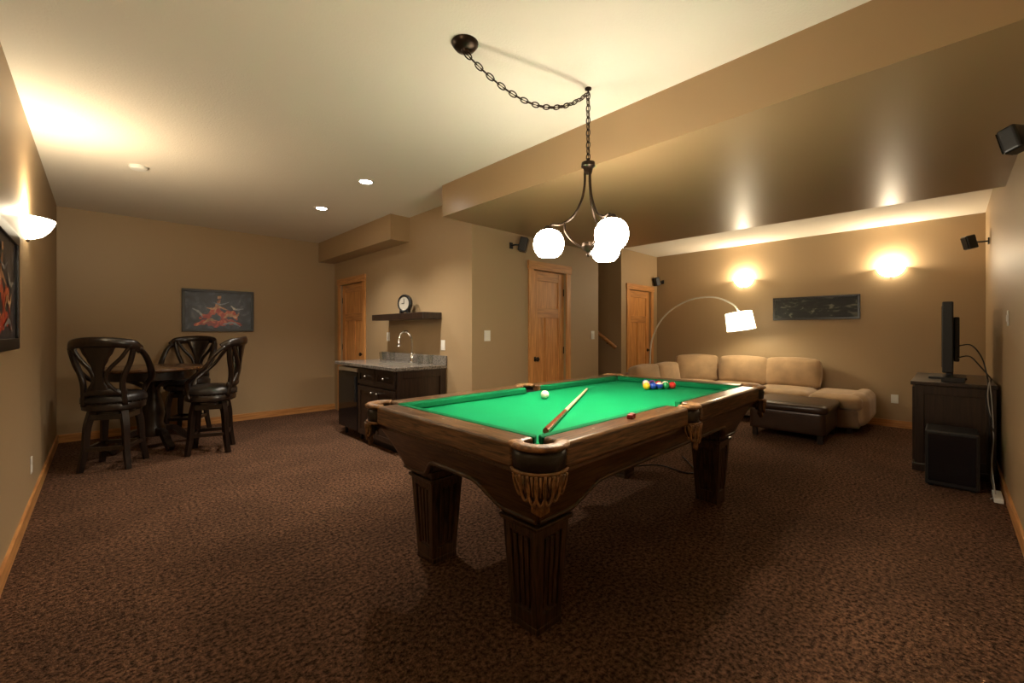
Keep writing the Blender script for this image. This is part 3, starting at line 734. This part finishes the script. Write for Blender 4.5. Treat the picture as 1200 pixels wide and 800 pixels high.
def bar_chair(loc, face_to):
    rz = math.atan2(face_to[1]-loc[1], face_to[0]-loc[0])-pi/2
    e = root('bar_chair', (loc[0], loc[1], 0), rz)
    lathe('seat_cushion', [(0.222, 0.615), (0.240, 0.635), (0.240, 0.67), (0.215, 0.70), (0.12, 0.718), (0, 0.722)], BLEATH, e, segs=36)
    lathe('seat_rim', [(0.0, 0.545), (0.20, 0.545), (0.228, 0.56), (0.232, 0.60), (0.222, 0.617)], CHAIRW, e, segs=36)
    lathe('swivel', [(0.15, 0.50), (0.15, 0.546)], CHAIRW, e, segs=24)
    L = []
    bm = bmesh.new()
    for i in range(4):
        a = math.radians(45+90*i); ca, sa = math.cos(a), math.sin(a)
        bm_tube(bm, [(0.165*ca, 0.165*sa, 0.545), (0.20*ca, 0.20*sa, 0.40), (0.215*ca, 0.215*sa, 0.2), (0.25*ca, 0.25*sa, 0.0)], 0.038, 0.028, n=4, up=(ca, sa, 0))
        L.append((ca, sa))
    from_bm('legs', bm, CHAIRW, e)
    bm = bmesh.new()
    for i in range(4):
        p, q = L[i], L[(i+1) % 4]
        for z, r in ((0.20, 0.215), (0.49, 0.18)):
            bm_tube(bm, [(p[0]*r, p[1]*r, z), (q[0]*r, q[1]*r, z)], 0.024 if z < .3 else 0.036, n=4, k=1, up=(0, 0, 1))
    from_bm('stretchers', bm, CHAIRW, e)
    P = lambda deg, r, z: (r*math.cos(math.radians(-90+deg)), r*math.sin(math.radians(-90+deg)), z)
    bm = bmesh.new()
    bm_tube(bm, [P(-62, 0.285, 1.115), P(-48, 0.305, 1.16), P(-25, 0.315, 1.18), P(0, 0.318, 1.188), P(25, 0.315, 1.18), P(48, 0.305, 1.16), P(62, 0.285, 1.115)], 0.034, n=8, sx=1.35, sy=0.6, up=(0, 0, 1))
    for s in (-1, 1):
        bm_tube(bm, [P(s*58, 0.29, 1.13), P(s*74, 0.282, 1.05), P(s*92, 0.278, 0.92), P(s*112, 0.268, 0.83), P(s*132, 0.250, 0.76), P(s*138, 0.232, 0.66), P(s*134, 0.222, 0.58)], 0.027, n=8, sx=0.7, sy=1.1, up=(0, 0, 1))
        bm_tube(bm, [P(s*50, 0.30, 1.16), P(s*46, 0.275, 1.0), P(s*36, 0.245, 0.82), P(s*42, 0.226, 0.60)], 0.024, n=8)
        bm_tube(bm, [P(s*44, 0.305, 1.16), P(s*33, 0.285, 1.05), P(s*14, 0.262, 0.93), P(s*10, 0.25, 0.84), P(s*20, 0.238, 0.76), P(s*34, 0.232, 0.70)], 0.017, n=8, sy=1.3)
    bm_tube(bm, [P(-44, 0.236, 0.715), P(-20, 0.240, 0.728), P(0, 0.242, 0.735), P(20, 0.240, 0.728), P(44, 0.236, 0.715)], 0.026, n=8, sx=1.3, sy=0.6, up=(0, 0, 1))
    from_bm('barrel_back', bm, CHAIRW, e, smooth=True)
    bm = bmesh.new(); g = []
    prof = [(0.0, 17), (0.12, 13), (0.25, 8), (0.38, 6.5), (0.52, 9), (0.68, 15), (0.85, 22), (1.0, 27)]
    NV = 21
    for i in range(NV):
        v = i/(NV-1)
        for q in range(len(prof)-1):
            if prof[q][0] <= v <= prof[q+1][0]:
                t = (v-prof[q][0])/(prof[q+1][0]-prof[q][0]); t = t*t*(3-2*t); wd = prof[q][1]+(prof[q+1][1]-prof[q][1])*t; break
        g.append([bm.verts.new(P(wd*(j/3-1), 0.242+0.068*v**1.2, 0.72+0.45*v)) for j in range(7)])
    for i in range(NV-1):
        for j in range(6): bm.faces.new((g[i][j], g[i][j+1], g[i+1][j+1], g[i+1][j]))
    o = from_bm('back_splat', bm, CHAIRW, e, smooth=True)
    md = o.modifiers.new('s', 'SOLIDIFY'); md.thickness = 0.018; md.offset = 0
    bm = bmesh.new()
    for i in range(40):
        a = 2*pi*i/40
        bmesh.ops.create_uvsphere(bm, u_segments=6, v_segments=4, radius=0.006, matrix=Matrix.Translation((0.234*math.cos(a), 0.234*math.sin(a), 0.622)))
    from_bm('nailheads', bm, BRONZE, e, smooth=True)
    return e
bar_chair((0.10, 5.58), (0.36, 6.15)); bar_chair((0.86, 5.56), (0.1, 5.80)); bar_chair((0.80, 6.78), (PX, PY))

# ------------------------------------------------------------------ sectional sofa
SF = root('sectional_sofa', (7.0, 2.4, 0), 0, True)
cushion('base_main', (7.18, 2.12, 0.19), (0.92, 2.70, 0.26), SUEDE2, SF, 0.05, 0.0)
cushion('base_return', (6.20, 3.03, 0.19), (1.25, 0.85, 0.26), SUEDE2, SF, 0.05, 0.0)
for i, (y0, y1) in enumerate(((0.74, 1.30), (1.31, 2.00), (2.01, 2.72), (2.73, 3.42))):
    cushion('seat_%d' % (i+1), (7.12, (y0+y1)/2, 0.385), (0.84, y1-y0, 0.19), SUEDE, SF, 0.07, 0.015)
cushion('end_bolster', (7.20, 0.80, 0.30), (0.90, 0.22, 0.40), SUEDE, SF, 0.10, 0.01)
cushion('seat_return', (6.18, 2.90, 0.385), (1.18, 0.62, 0.19), SUEDE, SF, 0.07, 0.015)
cushion('back_frame_main', (7.56, 2.38, 0.38), (0.20, 2.10, 0.60), SUEDE2, SF, 0.07, 0.0)
cushion('back_frame_return', (6.56, 3.36, 0.38), (2.00, 0.18, 0.60), SUEDE2, SF, 0.07, 0.0)
for i, (y0, y1) in enumerate(((1.30, 1.97), (1.97, 2.66))):
    cushion('back_cushion_%d' % (i+1), (7.47, (y0+y1)/2, 0.67), (0.17, y1-y0, 0.42), SUEDE, SF, 0.035, 0.03, rot=(0, math.radians(10), 0))
cushion('back_cushion_3', (7.36, 3.02, 0.67), (0.17, 0.66, 0.42), SUEDE, SF, 0.035, 0.03, rot=(0, math.radians(10), math.radians(38)))
for i, x in enumerate((5.95, 6.64)):
    cushion('back_cushion_%d' % (4+i), (x, 3.22, 0.60), (0.67, 0.18, 0.34), SUEDE, SF, 0.04, 0.03, rot=(math.radians(-10), 0, 0))
boxes('feet', [(x, x+0.06, y, y+0.06, 0, 0.08) for x, y in ((6.78, 0.85), (7.5, 0.85), (6.78, 2.4), (7.5, 3.3), (5.75, 2.68), (5.75, 3.3))], DARKW, SF)

OT = root('leather_ottoman', (6.25, 1.36, 0), 0, True)
cushion('body', (6.25, 1.36, 0.225), (0.80, 0.78, 0.27), OLEATH, OT, 0.03, 0.0)
cushion('lid', (6.25, 1.36, 0.385), (0.84, 0.82, 0.11), OLEATH, OT, 0.045, 0.012)
boxes('feet', [(x, x+0.05, y, y+0.05, 0, 0.10) for x, y in ((5.88, 1.0), (6.57, 1.0), (5.88, 1.67), (6.57, 1.67))], DARKW, OT)

AL = root('arc_floor_lamp', (6.93, 3.60, 0), 0, True)
lathe('base', [(0, 0.03), (0.14, 0.03), (0.15, 0.02), (0.15, 0)], SATIN, AL, loc=(6.93, 3.66, 0), segs=28)
tube('arc', [(6.93, 3.66, 0.02), (6.93, 3.66, 0.6), (6.93, 3.62, 1.15), (6.95, 3.40, 1.56), (6.98, 3.02, 1.80), (7.0, 2.62, 1.84), (7.02, 2.34, 1.72), (7.03, 2.24, 1.60)], 0.013, SATIN, AL, n=10)
tilt = Matrix.Translation((7.03, 2.23, 1.45)) @ Matrix.Rotation(math.radians(-9), 4, 'X')
lathe('drum_shade', [(0.185, 0.135), (0.20, -0.135)], SHADE, AL, segs=36, solid=0.003, mtx=tilt)
ball('bulb', (7.03, 2.23, 1.47), 0.04, WHITE, AL)
plight('bulb_light', (7.03, 2.23, 1.40), 18, (1, 0.88, 0.62), 0.05, AL)

# ------------------------------------------------------------------ TV side
TS = root('tv_cabinet', (6.0, -0.03, 0), 0, True)
box('carcass', 5.44, 6.60, YR+0.03, 0.22, 0.06, 0.79, DARKW, TS, bevel=0.004)
box('top', 5.41, 6.63, YR+0.02, 0.25, 0.79, 0.825, DARKW, TS, bevel=0.006)
box('plinth', 5.42, 6.62, YR+0.025, 0.24, 0.0, 0.07, DARKW, TS, bevel=0.006)
boxes('end_panel', [(5.425, 5.44, YR+0.03, YR+0.09, 0.07, 0.79), (5.425, 5.44, 0.16, 0.22, 0.07, 0.79), (5.425, 5.44, YR+0.09, 0.16, 0.07, 0.15), (5.425, 5.44, YR+0.09, 0.16, 0.71, 0.79)], DARKW, TS, bevel=0.002)
boxes('front_doors', [(5.46, 6.02, 0.22, 0.24, 0.09, 0.77), (6.03, 6.59, 0.22, 0.24, 0.09, 0.77)], DARKW, TS, bevel=0.004)
TV = root('television', (6.1, 0.0, 0.83), 0, True)
box('panel', 5.60, 6.60, -0.03, 0.045, 0.90, 1.56, BLACK, TV, bevel=0.010)
box('screen', 5.64, 6.56, 0.045, 0.048, 0.95, 1.52, SCREEN, TV)
box('rear_housing', 5.75, 6.45, -0.07, -0.03, 1.0, 1.42, BLACK, TV, bevel=0.01)
box('neck', 6.03, 6.17, -0.03, 0.02, 0.845, 0.92, BLACK, TV)
box('foot', 5.85, 6.35, -0.12, 0.14, 0.826, 0.845, BLACK, TV, bevel=0.005)
box('component', 5.50, 5.72, -0.10, 0.05, 0.826, 0.87, BLACK, TV, bevel=0.004)
tube('cable_a', [(5.75, -0.06, 1.15), (5.6, -0.14, 1.16), (5.46, -0.20, 1.05), (5.40, -0.23, 0.88)], 0.005, BLACK, TV)
tube('cable_b', [(5.75, -0.06, 1.04), (5.6, -0.13, 1.06), (5.48, -0.19, 0.98), (5.40, -0.25, 0.88)], 0.005, BLACK, TV)
SW = root('subwoofer', (5.12, -0.03, 0), 0, True)
box('cabinet', 4.96, 5.33, -0.17, 0.14, 0.012, 0.46, BLACK, SW, bevel=0.010)
box('grille', 4.95, 4.96, -0.15, 0.12, 0.05, 0.44, SCREEN, SW, bevel=0.003)
boxes('feet', [(x, x+0.03, y, y+0.03, 0, 0.012) for x, y in ((4.98, -0.15), (5.28, -0.15), (4.98, 0.09), (5.28, 0.09))], BLACK, SW)
CB = root('cable_bundle', (5.3, -0.25, 0.0), 0, True)
tube('cable_a', [(5.40, -0.23, 0.88), (5.385, -0.24, 0.6), (5.38, -0.24, 0.2), (5.2, -0.25, 0.012)], 0.005, BLACK, CB)
tube('cable_b', [(5.40, -0.25, 0.88), (5.39, -0.22, 0.70), (5.37, -0.26, 0.45), (5.30, -0.24, 0.15), (5.05, -0.24, 0.012)], 0.005, BLACK, CB)
tube('cable_c', [(5.395, -0.24, 0.86), (5.33, -0.25, 0.68), (5.37, -0.26, 0.4), (5.2, -0.24, 0.1), (5.0, -0.25, 0.012), (4.85, -0.22, 0.010)], 0.0035, GREYP, CB)
tube('cable_d', [(5.395, -0.235, 0.85), (5.38, -0.23, 0.70), (5.36, -0.26, 0.42), (5.15, -0.24, 0.22), (4.9, -0.25, 0.012), (5.1, -0.24, 0.010)], 0.0035, GREYP, CB)
box('power_strip', 4.80, 5.05, -0.285, -0.235, 0.001, 0.035, WHITE, CB, bevel=0.004)

# ------------------------------------------------------------------ world / camera
w = bpy.data.worlds.new('World'); scene.world = w; w.use_nodes = True
w.node_tree.nodes['Background'].inputs[0].default_value = (0.02, 0.015, 0.01, 1)
w.node_tree.nodes['Background'].inputs[1].default_value = 0.2

cam = bpy.data.cameras.new('camera'); cam.sensor_width = 36; cam.lens = 497/1200*36
cam.shift_y = -10/1200; cam.clip_start = 0.02
co = bpy.data.objects.new('camera', cam); COL.objects.link(co)
co.location = (0, 0, 1.27); co.rotation_euler = (pi/2, 0, math.radians(45.85-90))
scene.camera = co
scene.view_settings.view_transform = 'Standard'
scene.view_settings.look = 'None'
scene.view_settings.exposure = 0.05
